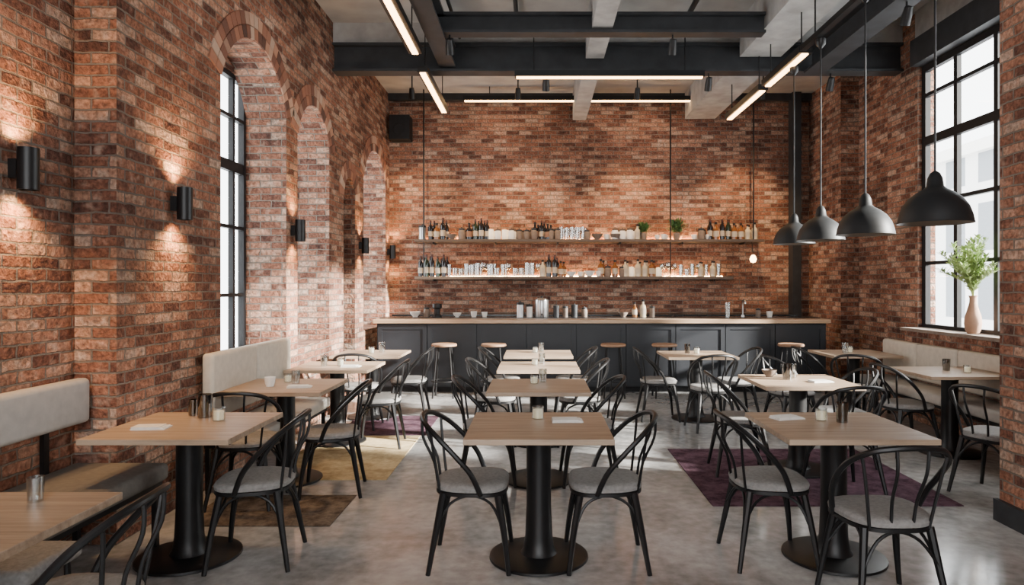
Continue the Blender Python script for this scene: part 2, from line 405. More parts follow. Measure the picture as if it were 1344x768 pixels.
add('trim_%d' % tn, bx(4.36, 4.62, 4.48, 8.0, 4.1, 4.4), M['steel'], kind='structure'); tn += 1
add('trim_%d' % tn, bx(4.22, 4.36, 11.30, 11.5, 0, H), M['steel'], kind='structure'); tn += 1
add('trim_%d' % tn, bx(XL, XR, 11.38, 11.5, 4.64, H), M['steel'], kind='structure'); tn += 1
for (y0, y1, z0, sp, rise) in (OPEN[0], OPEN[1], OPEN[3]):
    add('trim_%d' % tn, bx(-2.96, -2.88, y0-.03, y1+.03, sp+rise-.14, sp+rise+.1), M['brick'], kind='structure'); tn += 1

def window(n, x, y0, y1, z0, z1, ys, zs, fw=.05, thick=(), mw=.022, tw=.016):
    parts = []
    d = .03
    parts += [bx(x-d, x+d, y0, y0+fw, z0, z1), bx(x-d, x+d, y1-fw, y1, z0, z1), bx(x-d, x+d, y0+fw, y1-fw, z0, z0+fw), bx(x-d, x+d, y0+fw, y1-fw, z1-fw, z1)]
    for y in ys:
        parts.append(bx(x-d*.8, x+d*.8, y-mw, y+mw, z0+fw, z1-fw))
    for z in zs:
        w = .05 if z in thick else tw; parts.append(bx(x-d*.9, x+d*.9, y0+fw, y1-fw, z-w, z+w))
    o = add('window_%d' % n, merge(*parts), M['blackm'], kind='structure')
    add('glass', bx(x-.003, x+.003, y0+fw, y1-fw, z0+fw, z1-fw), M['pane'], parent=o)
def portal(loc, sx, sy, rot):
    l = bpy.data.lights.new('window_portal', 'AREA'); l.shape = 'RECTANGLE'; l.size = sx; l.size_y = sy
    l.cycles.is_portal = True
    o = bpy.data.objects.new('window_portal', l); link(o); o.location = loc; o.rotation_euler = rot
window(1, -2.935, 5.36, 6.80, .88, 3.57, [5.70, 6.12, 6.54], [1.45, 2.1, 2.68, 3.15], fw=.055, thick=(2.68,))
window(2, -2.935, 7.08, 8.20, .88, 3.40, [7.64], [1.6, 2.6], thick=(2.6,))
window(3, -2.935, 9.76, 11.22, .88, 3.46, [10.25, 10.75], [1.6, 2.6], thick=(2.6,))
window(4, 4.53, 4.5, 8.0, 1.02, 4.1, [5.41, 6.08, 6.72, 7.37], [1.8, 2.5, 3.22, 3.75], fw=.075, thick=(3.22,), mw=.032, tw=.02)
window(5, 4.92, 8.83, 9.32, .88, 4.02, [], [1.8, 2.5, 3.22])  # unseen window, added to light the stepped corner brick
RZ = math.pi/2
for (y0, y1, z0, sp, r) in (OPEN[0], OPEN[1], OPEN[3]):
    portal((-3.02, (y0+y1)/2, (z0+sp+r)/2), sp+r-z0, y1-y0, (0, -RZ, 0))
portal((4.66, 6.24, 2.57), 3.1, 3.5, (0, RZ, 0))
portal((4.98, 9.07, 2.45), 3.1, .5, (0, RZ, 0))  # portal for the added unseen window
portal((.1, -3.45, 2.6), 4.6, 3.4, (RZ, 0, 0))
ap, _ = arc_pts(8.78, 9.33, 2.70, .274)
pl = [(8.78, 0), (9.33, 0)]+ap; n = len(pl)
dv = [(-2.84, y, z) for y, z in pl]+[(-2.79, y, z) for y, z in pl]
dr = add('door_1', (dv, [tuple(range(n)), tuple(range(2*n-1, n-1, -1))]+[(i, (i+1) % n, n+(i+1) % n, n+i) for i in range(n)]), M['door'], kind='structure')
add('door_panel', merge(bx(-2.79, -2.78, 8.85, 9.26, .15, 1.0), bx(-2.79, -2.78, 8.85, 9.26, 1.12, 2.5)), M['blackm'], parent=dr)
add('handle', tube([(-2.76, 8.86, 1.0), (-2.75, 8.86, 1.08), (-2.76, 8.86, 1.16)], .01), M['steelb'], parent=dr)

# ceiling beams
def ibeam_x(x0, x1, y, z0, z1, w=.2):
    return merge(bx(x0, x1, y-w/2, y+w/2, z0, z0+.03), bx(x0, x1, y-w/2, y+w/2, z1-.03, z1), bx(x0, x1, y-.02, y+.02, z0+.03, z1-.03))
def ibeam_y(x, y0, y1, z0, z1, w=.2):
    return merge(bx(x-w/2, x+w/2, y0, y1, z0, z0+.03), bx(x-w/2, x+w/2, y0, y1, z1-.03, z1), bx(x-.02, x+.02, y0, y1, z0+.03, z1-.03))
beams = [(ibeam_x(XL, 4.45, 8.4, 4.15, 4.5), 'steel'), (bx(XL, 4.45, 8.33, 8.47, 4.5, H), 'conc'),
         (ibeam_x(-1.1, 2.43, 7.35, 4.24, 4.46, .16), 'steel'), (ibeam_x(-1.1, 2.43, 5.6, 4.24, 4.46, .16), 'steel'),
         (bx(.58, .80, -3.2, 8.29, 4.3, H), 'conc'), (bx(.58, .80, 8.51, 11.38, 4.3, H), 'conc'),
         (bx(2.45, 2.95, -3.2, 8.29, 4.32, H), 'conc'), (bx(2.45, 2.95, 8.51, 11.38, 4.32, H), 'conc'),
         (ibeam_y(3.35, -3.2, 8.29, 4.12, 4.42, .24), 'steel'), (ibeam_y(-1.1, -3.2, 8.29, 4.2, 4.46, .2), 'steel')]
for vf, mn in beams:
    add('trim_%d' % tn, vf, M[mn], kind='structure'); tn += 1

for (p, r) in (([(-.25, 2, 4.68), (-.25, 8.28, 4.68)], .025), ([(-.95, 2, 4.55), (-.95, 8.28, 4.55)], .02), ([(1.7, 2, 4.6), (1.7, 8.28, 4.6)], .03)):
    c = add('ceiling_conduit', tube(p, r, 10), M['steel'], smooth=True, label='thin dark metal conduit pipe running under the ceiling', category='pipe', group='ceiling conduits')

# ---------------------------------------------------------------- lights (fixtures)
def linear(loc, length, axis, ztop, emat='led', label='long slim black linear light with warm glowing diffuser', wide=1.0):
    r = root('linear_light', loc, label=label, category='ceiling light')
    L = length/2; a, b = .045*wide, .032
    if axis == 'x':
        add('housing', bx(-L, L, -a, a, 0, .07), M['black'], parent=r)
        add('diffuser', bx(-L+.02, L-.02, -b, b, -.012, 0), M[emat], parent=r)
        rods = [(-L*.8, 0), (L*.8, 0)]
    else:
        add('housing', bx(-a, a, -L, L, 0, .07), M['black'], parent=r)
        add('diffuser', bx(-b, b, -L+.02, L-.02, -.012, 0), M[emat], parent=r)
        rods = [(0, -L*.8), (0, L*.8)]
    for (a, b) in rods:
        add('suspension_rod', tube([(a, b, .07), (a, b, ztop-loc[2])], .007, 6), M['black'], parent=r)
    return r
linear((-1.33, 6.3, 4.06), 2.25, 'y', H, wide=1.6)
linear((-1.33, 8.78, 4.0), 1.85, 'y', H, wide=1.3)
linear((.85, 8.12, 4.02), 2.25, 'x', H)
linear((2.68, 7.40, 3.87), 1.15, 'y', H, wide=1.5)
linear((2.68, 8.85, 3.87), 1.45, 'y', H, wide=1.3)
linear((.9, 11.0, 4.52), 4.2, 'x', H)
rail = root('pendant_rail', (2.62, 5.35, 3.86), label='slim black ceiling track carrying the dome pendants', category='track')
add('rail', bx(-.03, .03, -1.9, 1.4, 0, .05), M['black'], parent=rail)
for yy in (-1.5, 0, 1.1): add('suspension_rod', tube([(0, yy, .05), (0, yy, .46)], .008, 6), M['black'], parent=rail)

def pendant(loc, first=None):
    r = root('pendant_lamp', loc, label='matte black dome pendant lamp hanging on a long cord', category='pendant lamp', group='dome pendants')
    R = .212
    out = [(R*1.02, 0), (R, .012), (R*.97, .05), (R*.88, .105), (R*.72, .155), (R*.52, .19), (R*.32, .215), (.05, .232), (.042, .285), (.028, .315), (.008, .33)]
    inn = [(.008, .222), (R*.30, .205), (R*.50, .18), (R*.70, .145), (R*.86, .1), (R*.95, .05), (R*.98, .012), (R*1.02, 0)]
    add('lamp_shade', lathe(out, 40), M['shade'], parent=r, smooth=True)
    add('lamp_shade_inside', lathe(inn, 40), M['shadein'], parent=r, smooth=True)
    add('cord', tube([(0, 0, .32), (0, 0, 3.86-loc[2]-.05)], .007, 6), M['black'], parent=r)
    add('canopy', lathe([(0, 3.86-loc[2]), (.045, 3.86-loc[2]), (.045, 3.86-loc[2]-.05), (.012, 3.86-loc[2]-.09), (0, 3.86-loc[2]-.09)], 16), M['black'], parent=r, smooth=True)
    add('bulb', lathe([(0, .07), (.025, .085), (.032, .11), (.02, .145), (.014, .19), (0, .19)], 14), M['bulb'], parent=r, smooth=True)
    return r
for p in ((2.49, 4.28, 1.93), (2.58, 5.38, 1.94), (2.66, 6.42, 1.965), (2.72, 7.25, 1.98)): pendant(p)

def sconce(x, y, z, side=1, e=7):
    r = root('wall_sconce', (x, y, z), label='black cylindrical up-and-down wall sconce on brick wall', category='wall lamp', group='wall sconces')
    cx = .085*side
    prof = [(.045, -.11), (.05, -.11), (.05, .11), (.045, .11), (.045, .05), (0, .05)]
    v, f = lathe(prof, 24); add('lamp_body', ([(a+cx, b, c) for a, b, c in v], f), M['black'], parent=r, smooth=True)
    v, f = lathe([(.045, -.11), (.045, -.05), (0, -.05)], 24); add('lamp_reflector', ([(a+cx, b, c) for a, b, c in v], f), M['black'], parent=r, smooth=True)
    add('bracket', bx(min(0, cx*.5), max(0, cx*.5), -.03, .03, -.05, .05), M['black'], parent=r)
    for s, rx in ((1, math.pi), (-1, 0)):
        light('sconce_light', 'SPOT', (cx, 0, .12*s), e, (1, .58, .26), parent=r, spot_size=math.radians(135), spot_blend=1.0, shadow_soft_size=.05, rot=(rx, 0, 0))
sconce(XL0, 3.57, 2.15, e=62)
sconce(XL, 4.67, 2.1, e=62)
sconce(XL, 6.94, 2.1, e=45)
sconce(XL, 9.55, 2.1, e=45)
sconce(XL, 11.35, 2.1, e=45)

def spotlight(loc, tilt=.5, e=0, ln=.07):
    r = root('track_spotlight', loc, label='small black adjustable ceiling spotlight', category='spotlight', group='ceiling spotlights')
    add('stem', tube([(0, 0, 0), (0, 0, -ln)], .01, 8), M['black'], parent=r)
    v, f = lathe([(0, -.09), (.035, -.08), (.045, .0), (.045, .08), (.038, .08), (.03, .03), (0, .03)], 16)
    mt = Matrix.Rotation(math.pi+tilt, 4, 'X')
    add('lamp_head', ([tuple(mt @ Vector(p)+Vector((0, 0, -.06-ln))) for p in v], f), M['black'], parent=r, smooth=True)
    if e:
        d = mt.to_3x3() @ Vector((0, 0, 1))
        o = light('spot_beam', 'SPOT', tuple(d*.1+Vector((0, 0, -.06-ln))), e, (1, .64, .34), parent=r, spot_size=math.radians(75), spot_blend=.9, shadow_soft_size=.04)
        o.rotation_euler = d.to_track_quat('-Z', 'Y').to_euler()
for p in ((-.95, 7.35, 4.24), (1.45, 7.35, 4.24), (3.35, 6.2, 4.12), (2.1, 8.4, 4.15), (.1, 8.4, 4.15), (3.6, 8.4, 4.15)): spotlight(p)
for x in (-1.9, -.3, 1.5, 3.4): spotlight((x, 10.3, H), .40, 400, .25)
spk = root('loudspeaker', (-2.28, 11.36, 4.15), label='black box loudspeaker mounted high on brick wall', category='speaker')
add('cabinet', bx(-.17, .17, -.14, .14, -.2, .2), M['blackm'], parent=spk, bevel=.012)
v, f = lathe([(0, 0), (.09, .02), (.11, 0)], 24); add('speaker_cone', ([(a, -.14-c*.3-.001, b-.04) for a, b, c in v], f), M['blackm'], parent=spk)

# ---------------------------------------------------------------- bar
bar = root('bar_counter', (.915, 9.8, 0), label='long charcoal panelled bar counter with oak top', category='bar counter')
hw = 3.275
add('body', bx(-hw+.04, hw-.04, .04, .7, .08, 1.0), M['bar'], parent=bar)
add('kickplate', bx(-hw+.08, hw-.08, .09, .66, 0, .08), M['blackm'], parent=bar)
npan = 9; w = (2*hw-.12)/npan
for i in range(npan):
    x = -hw+.06+i*w
    pp = merge(bx(x, x+w-.012, .022, .04, .1, .98), bx(x, x+w-.012, .01, .022, .1, .17), bx(x, x+w-.012, .01, .022, .91, .98), bx(x, x+.06, .01, .022, .17, .91), bx(x+w-.072, x+w-.012, .01, .022, .17, .91))
    add('front_panel', pp, M['bar'], parent=bar)
add('countertop', bx(-hw, hw, -.04, .74, 1.0, 1.055), M['barwood'], parent=bar, bevel=.005)
add('service_ledge', bx(-hw+.02, hw-.02, .28, .72, 1.055, 1.066), M['bartop'], parent=bar)
bk = root('back_counter', (1.0, 11.18, 0), label='dark back bar cabinet below the bottle shelves', category='cabinet')
add('cabinet_body', bx(-3.3, 3.15, -.25, .31, 0, 1.02), M['bar'], parent=bk)
add('countertop', bx(-3.33, 3.15, -.28, .31, 1.02, 1.08), M['bartop'], parent=bk)
BT = 1.066

def shelf(x0, x1, z):
    r = root('wall_shelf', (x0, 11.33, z), label='long dark oak wall shelf holding bottles and glasses', category='shelf', group='bar shelves')
    add('shelf_board', bx(0, x1-x0, -.17, .17, -.045, 0), M['shelfwood'], parent=r, bevel=.004)
    add('led_strip', bx(.1, x1-x0-.1, .14, .155, 0, .012), M['ledw'], parent=r)
    k = 6
    for i in range(k):
        x = .3+(x1-x0-.6)*i/(k-1)
        add('bracket', bx(x-.01, x+.01, -.12, .17, -.075, -.045), M['black'], parent=r)
    return r
SU, SL = 2.30, 1.69
s1 = shelf(-2.02, 3.70, SU); s2 = shelf(-2.02, 3.20, SL)
for x in (-1.87, 2.17, 3.53):
    add('suspension_rod', tube([(x+2.02, -.155, 0), (x+2.02, -.155, H-SU)], .012, 8), M['black'], parent=s1)
    if x < 3: add('suspension_rod', tube([(x+2.02, -.155, 0), (x+2.02, -.155, SU-SL-.045)], .009, 8), M['black'], parent=s2)
bl = root('bare_bulb_pendant', (3.5, 11.1, SU-.33), label='small glowing bare bulb hanging below the shelf', category='pendant lamp')
add('bulb', lathe([(0, -.06), (.04, -.045), (.055, 0), (.04, .045), (.02, .07), (0, .07)], 16), M['bulb'], parent=bl, smooth=True)
add('cord', tube([(0, 0, .07), (0, .07, .285)], .005, 6), M['black'], parent=bl)

# ---------------------------------------------------------------- small item library (lathe)
def item_mesh(kind):
    if kind == 'wine_bottle': return lathe([(0, 0), (.037, 0), (.037, .05), (.0375, .05), (.0375, .13), (.037, .13), (.037, .19), (.03, .215), (.014, .24), (.014, .27), (.016, .27), (.015, .305), (0, .305)], 14, [0, 0, 0, 1, 0, 0, 0, 0, 0, 2, 2, 2])
    if kind == 'spirit_bottle': return lathe([(0, 0), (.044, 0), (.044, .04), (.0445, .04), (.0445, .12), (.044, .12), (.042, .15), (.015, .18), (.014, .215), (.019, .215), (.019, .245), (0, .245)], 14, [0, 0, 0, 1, 0, 0, 0, 0, 2, 2, 2])
    if kind == 'drinking_glass': return lathe([(0, 0), (.033, 0), (.038, .12), (.035, .12), (.03, .012), (0, .012)], 14)
    if kind == 'tall_glass': return lathe([(0, 0), (.03, 0), (.034, .19), (.031, .19), (.027, .012), (0, .012)], 14)
    if kind == 'wine_glass': return lathe([(0, 0), (.035, 0), (.03, .005), (.006, .012), (.005, .09), (.012, .1), (.036, .13), (.04, .16), (.031, .2), (.029, .2), (.036, .16), (.03, .13), (0, .105)], 14)
    if kind == 'storage_jar': return lathe([(0, 0), (.045, 0), (.05, .02), (.05, .11), (.04, .13), (.042, .13), (.042, .155), (.01, .16), (.01, .175), (0, .178)], 14, [0]*5+[1]*4)
    if kind == 'canister': return lathe([(0, 0), (.05, 0), (.05, .17), (.052, .17), (.052, .2), (.012, .205), (.012, .22), (0, .22)], 16, [0, 0, 1, 1, 1, 1, 1])
    if kind == 'pillar_candle': return lathe([(0, 0), (.036, 0), (.038, .005), (.038, .14), (.034, .145), (.005, .14), (.002, .14), (.002, .155), (0, .155)], 14)
    if kind == 'bowl': return lathe([(0, 0), (.035, 0), (.037, .01), (.07, .05), (.08, .08), (.075, .08), (.06, .05), (.03, .018), (0, .015)], 16)
    if kind == 'cup': return lathe([(0, 0), (.028, 0), (.038, .03), (.042, .075), (.038, .075), (.033, .03), (0, .01)], 14)
LM = {'wine_bottle': ('wine bottle', 'bottle'), 'spirit_bottle': ('spirit bottle', 'bottle'), 'drinking_glass': ('clear drinking glass', 'glass'), 'tall_glass': ('tall clear drinking glass', 'glass'),
      'wine_glass': ('clear stemmed wine glass', 'glass'), 'storage_jar': ('lidded storage jar', 'jar'), 'canister': ('metal lidded canister', 'canister'), 'pillar_candle': ('cream pillar candle', 'candle'), 'bowl': ('small round bowl', 'bowl'), 'cup': ('small ceramic cup', 'cup')}
CACHE = {}
def item(kind, x, y, z, mats, where, cname, sc=1.0, group=None):
    key = (kind, tuple(mats))
    if key not in CACHE:
        vf = item_mesh(kind)
        o = add(kind, vf, [M[m] for m in mats], smooth=True); CACHE[key] = o
    else:
        o = CACHE[key].copy(); COL.objects.link(o)
    o.location = (x, y, z); o.scale = (sc, sc, sc)
    o['label'] = ('%s %s standing on %s' % (cname, LM[kind][0], where)).strip(); o['category'] = LM[kind][1]
    o['group'] = group or ('%s items' % where)
    return o
def X_at(px, y=11.3): return (px-706)*y/F
def shelf_run(seq, z, where, group, xmax):
    for (x0p, x1p, kinds) in seq:
        x = X_at(x0p); xe = X_at(x1p)
        i = 0
        while x < xe:
            k, mats, cn, step = kinds[i % len(kinds)] if len(kinds) < 3 else random.choice(kinds)
            if x+step/2 > xmax: break
            item(k, x+step/2, 11.255+random.uniform(-.012, .012), z, mats, where, cn, random.uniform(1.0, 1.2), group)
            if k not in ('bowl',) and random.random() < .8 and x+step < xmax:
                item(k, x+step, 11.37+random.uniform(-.005, .005), z, mats, where, cn, random.uniform(.98, 1.12), group)
            x += step+random.uniform(0.002, .01); i += 1
WB = ('wine_bottle', ('dkbottle', 'label', 'foil'), 'dark', .09)
WG = ('wine_bottle', ('dkgreen', 'label', 'foil'), 'dark green', .09)
SA = ('spirit_bottle', ('amber', 'label', 'blackm'), 'amber', .106)
SP = ('spirit_bottle', ('paleb', 'label', 'blackm'), 'pale', .106)
SD = ('spirit_bottle', ('dkbottle', 'labelr', 'blackm'), 'black', .106)
DG = ('drinking_glass', ('clear',), '', .09); TG = ('tall_glass', ('clear',), '', .084); GG = ('wine_glass', ('clear',), '', .098)
JR = ('storage_jar', ('jar', 'steel'), 'brown stoneware', .118); JW = ('storage_jar', ('white', 'shelfwood'), 'white', .118)
CN = ('canister', ('steelb', 'steel'), 'silver', .12); CD = ('pillar_candle', ('wax',), '', .092); BW = ('bowl', ('white',), 'white', .19); BD = ('bowl', ('jar',), 'brown', .19); CP = ('cup', ('white',), 'white', .102)
shelf_run([(562, 584, [WB, SA]), (586, 611, [BD, JR]), (612, 640, [WG, WB, SD]), (641, 676, [CD, JW]), (677, 697, [JR]), (698, 716, [SD, WB]), (718, 732, [JR]), (733, 764, [TG]), (766, 800, [BD, CP, JR]),
           (802, 834, [JW, SP, JR]), (858, 868, [CP]), (906, 925, [CP, JR]), (927, 990, [WG, SA, WB, SP])], SU, 'the upper bar shelf', 'items on the upper bar shelf', 3.64)
item('canister', X_at(555), 11.25, SU, ('steelb', 'steel'), 'the upper bar shelf', 'silver', 1.15, 'items on the upper bar shelf')
shelf_run([(549, 585, [WB, WG]), (587, 640, [TG, DG, GG]), (642, 706, [DG, TG, GG]), (708, 740, [WB, SA, SP]), (742, 782, [BW, CP]), (784, 814, [SA, JR]), (816, 862, [CD, SP, SA]), (864, 912, [TG, GG, DG]), (914, 942, [SP, TG])],
          SL, 'the lower bar shelf', 'items on the lower bar shelf', 3.13)

def leaf_blade(p, d, L, W, droop=.3):
    d = Vector(d).normalized(); s = d.cross(Vector((0, 0, 1)));
    s = s.normalized() if s.length > .01 else Vector((1, 0, 0)); p = Vector(p)
    m1 = p+d*L*.35; m2 = p+d*L*.75+Vector((0, 0, -droop*L*.15)); e = p+d*L+Vector((0, 0, -droop*L*.4))
    V = [p, m1+s*W, m1-s*W, m2+s*W*.7, m2-s*W*.7, e, m1+Vector((0, 0, -W*.4)), m2+Vector((0, 0, -W*.3))]
    return [tuple(q) for q in V], [(0, 1, 6), (0, 6, 2), (1, 3, 7, 6), (6, 7, 4, 2), (3, 5, 7), (7, 5, 4)]
def small_plant(x, y, z, s=1.0):
    r = root('potted_plant', (x, y, z), label='small bushy green plant in a pot on the upper bar shelf', category='plant', group='shelf plants')
    add('plant_pot', lathe([(0, 0), (.045, 0), (.06, .1), (.062, .11), (.054, .11), (.05, .09), (0, .09)], 16), M['clay'], parent=r, smooth=True)
    parts = []
    for i in range(170):
        a = random.uniform(0, 6.28); el = random.uniform(.0, 1.4); b = (random.uniform(-.06, .06)*s, random.uniform(-.03, .03), .11+random.uniform(0, .14)*s)
        parts.append(leaf_blade(b, (math.cos(a)*math.cos(el), .5*math.sin(a)*math.cos(el), math.sin(el)), random.uniform(.07, .13)*s, .017, .5))
    add('foliage', merge(*parts), M['dleaf'], parent=r)
small_plant(X_at(845), 11.30, SU, .9); small_plant(X_at(888), 11.30, SU, 1.2)

def baritem(k, px, mats, cn, sc=1.0, y=10.3, z=BT): return item(k, (px-706)*y/F, y, z, mats, 'the bar counter', cn, sc*1.15, 'items on the bar counter')
um = root('coffee_urn', ((711-706)*10.32/F, 10.32, BT), label='brushed steel coffee urn on the bar counter', category='urn')
add('urn_body', lathe([(0, 0), (.10, 0), (.105, .02), (.105, .24), (.1, .26), (.06, .285), (0, .29)], 28), M['steelb'], parent=um, smooth=True)
add('lid_knob', lathe([(0, .288), (.015, .29), (.02, .31), (0, .32)], 12), M['black'], parent=um, smooth=True)
add('tap', tube([(0, -.1, .05), (0, -.14, .05), (0, -.15, .03)], .01), M['black'], parent=um)
for px, k, m, cn, sc in ((683, 'canister', ('steelb', 'steel'), 'silver', .95), (695, 'canister', ('white', 'steel'), 'white', .8), (730, 'canister', ('steel', 'steel'), 'dark', .75), (742, 'canister', ('jar', 'steel'), 'brown', .7), (754, 'canister', ('steel', 'steel'), 'dark', .8),
                         (767, 'storage_jar', ('jar', 'steel'), 'brown stoneware', .8), (818, 'bowl', ('jar',), 'brown', .8), (833, 'spirit_bottle', ('amber', 'label', 'blackm'), 'amber', .8), (844, 'spirit_bottle', ('paleb', 'label', 'blackm'), 'pale', .95), (856, 'canister', ('jar', 'steel'), 'brown', .7),
                         (545, 'bowl', ('white',), 'white', .9), (600, 'bowl', ('white',), 'white', .7), (622, 'cup', ('white',), 'white', 1), (636, 'cup', ('white',), 'white', .9), (955, 'tall_glass', ('clear',), '', 1), (1010, 'cup', ('white',), 'white', 1), (995, 'storage_jar', ('jar', 'steel'), 'brown stoneware', .7), (560, 'storage_jar', ('jar', 'steel'), 'brown stoneware', .8)):
    baritem(k, px, m, cn, sc)
st = root('coffee_grinder', ((583-706)*10.2/F-.12, 10.3, BT), label='small black coffee grinder on the bar counter', category='grinder')
add('grinder_body', lathe([(0, 0), (.07, 0), (.07, .03), (.045, .04), (.045, .12), (.07, .14), (.07, .20), (0, .21)], 20), M['black'], parent=st, smooth=True)
fc = root('bar_faucet', ((975-706)*10.4/F, 10.4, BT), label='slim steel faucet on the bar counter', category='faucet')
add('spout', tube(smoothp([(0, 0, 0), (0, 0, .2), (0, -.05, .26), (0, -.12, .24), (0, -.13, .2)]), .012), M['steelb'], parent=fc, smooth=True)
add('faucet_base', lathe([(0, 0), (.03, 0), (.025, .03), (0, .03)], 14), M['steelb'], parent=fc, smooth=True)

# ---------------------------------------------------------------- tables
def table(loc, w, d):
    r = root('dining_table', loc, label='square oak table on black round pedestal base', category='table', group='dining tables')
    add('tabletop', bx(-w/2, w/2, -d/2, d/2, .72, .75), M['wood'], parent=r, bevel=.004)
    add('table_base', lathe([(0, 0), (.275, 0), (.28, .004), (.278, .016), (.26, .022), (.13, .028), (0, .03)], 48), M['black'], parent=r, smooth=True)
    add('column', lathe([(0, .022), (.105, .027), (.09, .05), (.078, .12), (.07, .3), (.07, .66), (.08, .70), (.08, .712), (0, .712)], 28), M['black'], parent=r, smooth=True)
    add('mounting_plate', bx(-.2, .2, -.2, .2, .71, .72), M['black'], parent=r)
    return r
t0 = table((.005, 3.88, 0), .78, .76)
TABLES = [(.005, 5.42), (.005, 6.72), (.005, 8.0), (-1.98, 3.88), (-2.0, 5.42), (-1.98, 6.74), (-1.95, 8.02), (1.68, 3.88), (2.17, 5.7), (1.83, 7.9), (3.72, 8.05), (3.80, 6.3)]
for x, y in TABLES: copy_thing(t0, (x, y, 0))
copy_thing(t0, (-2.0, 2.24, 0), scale=(1.05, .99, 1))

# ---------------------------------------------------------------- chairs
def chair(loc, rot):
    r = root('dining_chair', loc, rot, label='black metal dining chair with curved spindle back and grey seat', category='chair', group='dining chairs')
    n = 36; V = []
    def ring(z, s):
        pts = []
        for k in range(n):
            a = 2*math.pi*k/n; c, sn = math.cos(a), math.sin(a); e = 2/3.0
            x = math.copysign(abs(c)**e, c)*.205; y = math.copysign(abs(sn)**e, sn)*.20
            x *= 1+.10*(y/.2); pts.append((x*s, y*s+.01, z))
        return pts
    def loft(rs):
        V = []; Fc = []
        for z, s in rs: V += ring(z, s)
        for i in range(len(rs)-1):
            for k in range(n): Fc.append((i*n+k, i*n+(k+1) % n, (i+1)*n+(k+1) % n, (i+1)*n+k))
        Fc.append(tuple(reversed(range(n)))); Fc.append(tuple((len(rs)-1)*n+k for k in range(n)))
        return V, Fc
    add('seat', loft([(.430, .97), (.434, 1.0), (.452, 1.015), (.464, .98), (.471, .9), (.474, .7), (.472, .3)]), M['seat'], parent=r, smooth=True)
    add('seat_frame', loft([(.408, .93), (.410, 1.0), (.428, 1.0), (.430, .96)]), M['black'], parent=r, smooth=True)
    H0 = [(.205, .07, .42), (.235, .02, .54), (.25, -.06, .64), (.235, -.15, .73), (.17, -.225, .79), (.09, -.26, .812), (0, -.27, .818)]
    hoop = smoothp(H0+[(-x, y, z) for x, y, z in reversed(H0[:-1])], 5)
    parts = [tube(hoop, .0145, 8)]
    for xs, xt in ((-.14, -.195), (-.05, -.07), (.05, .07), (.14, .195)):
        best = min((p for p in hoop if p.z > .6), key=lambda p: abs(p.x-xt))
        y0 = -.19+abs(xs)*.25
        parts.append(tube(smoothp([(xs, y0, .422), (xs+(best.x-xs)*.35, y0-(.02), .56), (xs+(best.x-xs)*.75, best.y+.006, .70), tuple(best)], 4), .008, 6))
    add('backrest', merge(*parts), M['black'], parent=r, smooth=True)
    for sx in (-1, 1):
        for sy in (-1, 1):
            a = (sx*.155, sy*.145+.01, .42)
            b = (sx*.185, sy*.185 + .01, .2); c = (sx*.215, sy*.215+.005, 0)
            add('leg', tube(smoothp([a, b, c], 4), [.020, .0195, .019, .018, .017, .0155, .014, .0135, .013], 8), M['black'], parent=r, smooth=True)
    br = []
    for s in (-1, 1):
        br.append(tube(smoothp([(s*.178, -.17, .25), (s*.15, -.1, .36), (s*.14, .01, .40), (s*.15, .12, .36), (s*.178, .18, .25)], 4), .008, 6))
        br.append(tube(smoothp([(-.178, s*.175, .25), (-.1, s*.15, .36), (0, s*.14, .40), (.1, s*.15, .36), (.178, s*.175, .25)], 4), .008, 6))
    add('leg_brace', merge(*br), M['black'], parent=r, smooth=True)
    return r
D = math.radians
CH_L = [(-.375, 3.84, -90), (.385, 3.84, 90), (-.40, 5.4, -88), (.41, 5.4, 92), (-.43, 6.72, -92), (.42, 6.7, 88), (-.42, 8.0, -90), (.42, 8.0, 90),
        (-1.58, 3.86, 97), (-2.06, 4.84, 4), (-1.53, 5.12, 100), (-1.52, 6.6, 94), (-1.49, 7.95, 92), (-1.95, 7.42, 0),
        (1.29, 3.87, -90), (1.66, 3.30, 2), (1.66, 5.66, -95), (2.28, 5.1, 6), (2.62, 5.9, 90),
        (1.38, 7.9, -90), (2.28, 7.85, 92), (1.85, 7.32, 5), (2.6, 7.05, -80), (3.27, 8.0, -90), (3.42, 7.3, -30),
        (3.38, 6.3, -85), (3.36, 5.02, -62), (-1.60, 2.36, 94)]
c0 = chair((CH_L[0][0], CH_L[0][1], 0), D(CH_L[0][2]))
for x, y, a in CH_L[1:]: copy_thing(c0, (x, y, 0), D(a))

us = root('upholstered_stool', (-2.17, 2.74, 0), label='low grey upholstered stool tucked beside the oak table', category='stool')
add('seat', rbox(-.24, .24, -.17, .17, .39, .46, .025), M['seat'], parent=us, smooth=True)
for sx in (-1, 1):
    for sy in (-1, 1): add('leg', tube([(sx*.19, sy*.13, .39), (sx*.20, sy*.14, 0)], .013), M['black'], parent=us)

def barstool(loc):
    r = root('bar_stool', loc, label='round wooden-seat bar stool with slim black metal legs', category='bar stool', group='bar stools')
    add('seat', lathe([(0, .70), (.16, .70), (.175, .71), (.175, .73), (.165, .74), (0, .742)], 28), M['stoolwood'], parent=r, smooth=True)
    for k in range(4):
        a = math.pi/4+k*math.pi/2; c, s = math.cos(a), math.sin(a)
        add('leg', tube([(.12*c, .12*s, .70), (.2*c, .2*s, 0)], .012), M['black'], parent=r, smooth=True)
    rr = [(.175*math.cos(2*math.pi*k/24), .175*math.sin(2*math.pi*k/24), .23) for k in range(25)]
    add('footrest_ring', tube(rr, .008, 6), M['black'], parent=r, smooth=True)
    return r
b0 = barstool(((583-706)*9.42/F, 9.42, 0))
for px in (648, 805, 872, 1038): copy_thing(b0, ((px-706)*9.42/F, 9.42, 0))

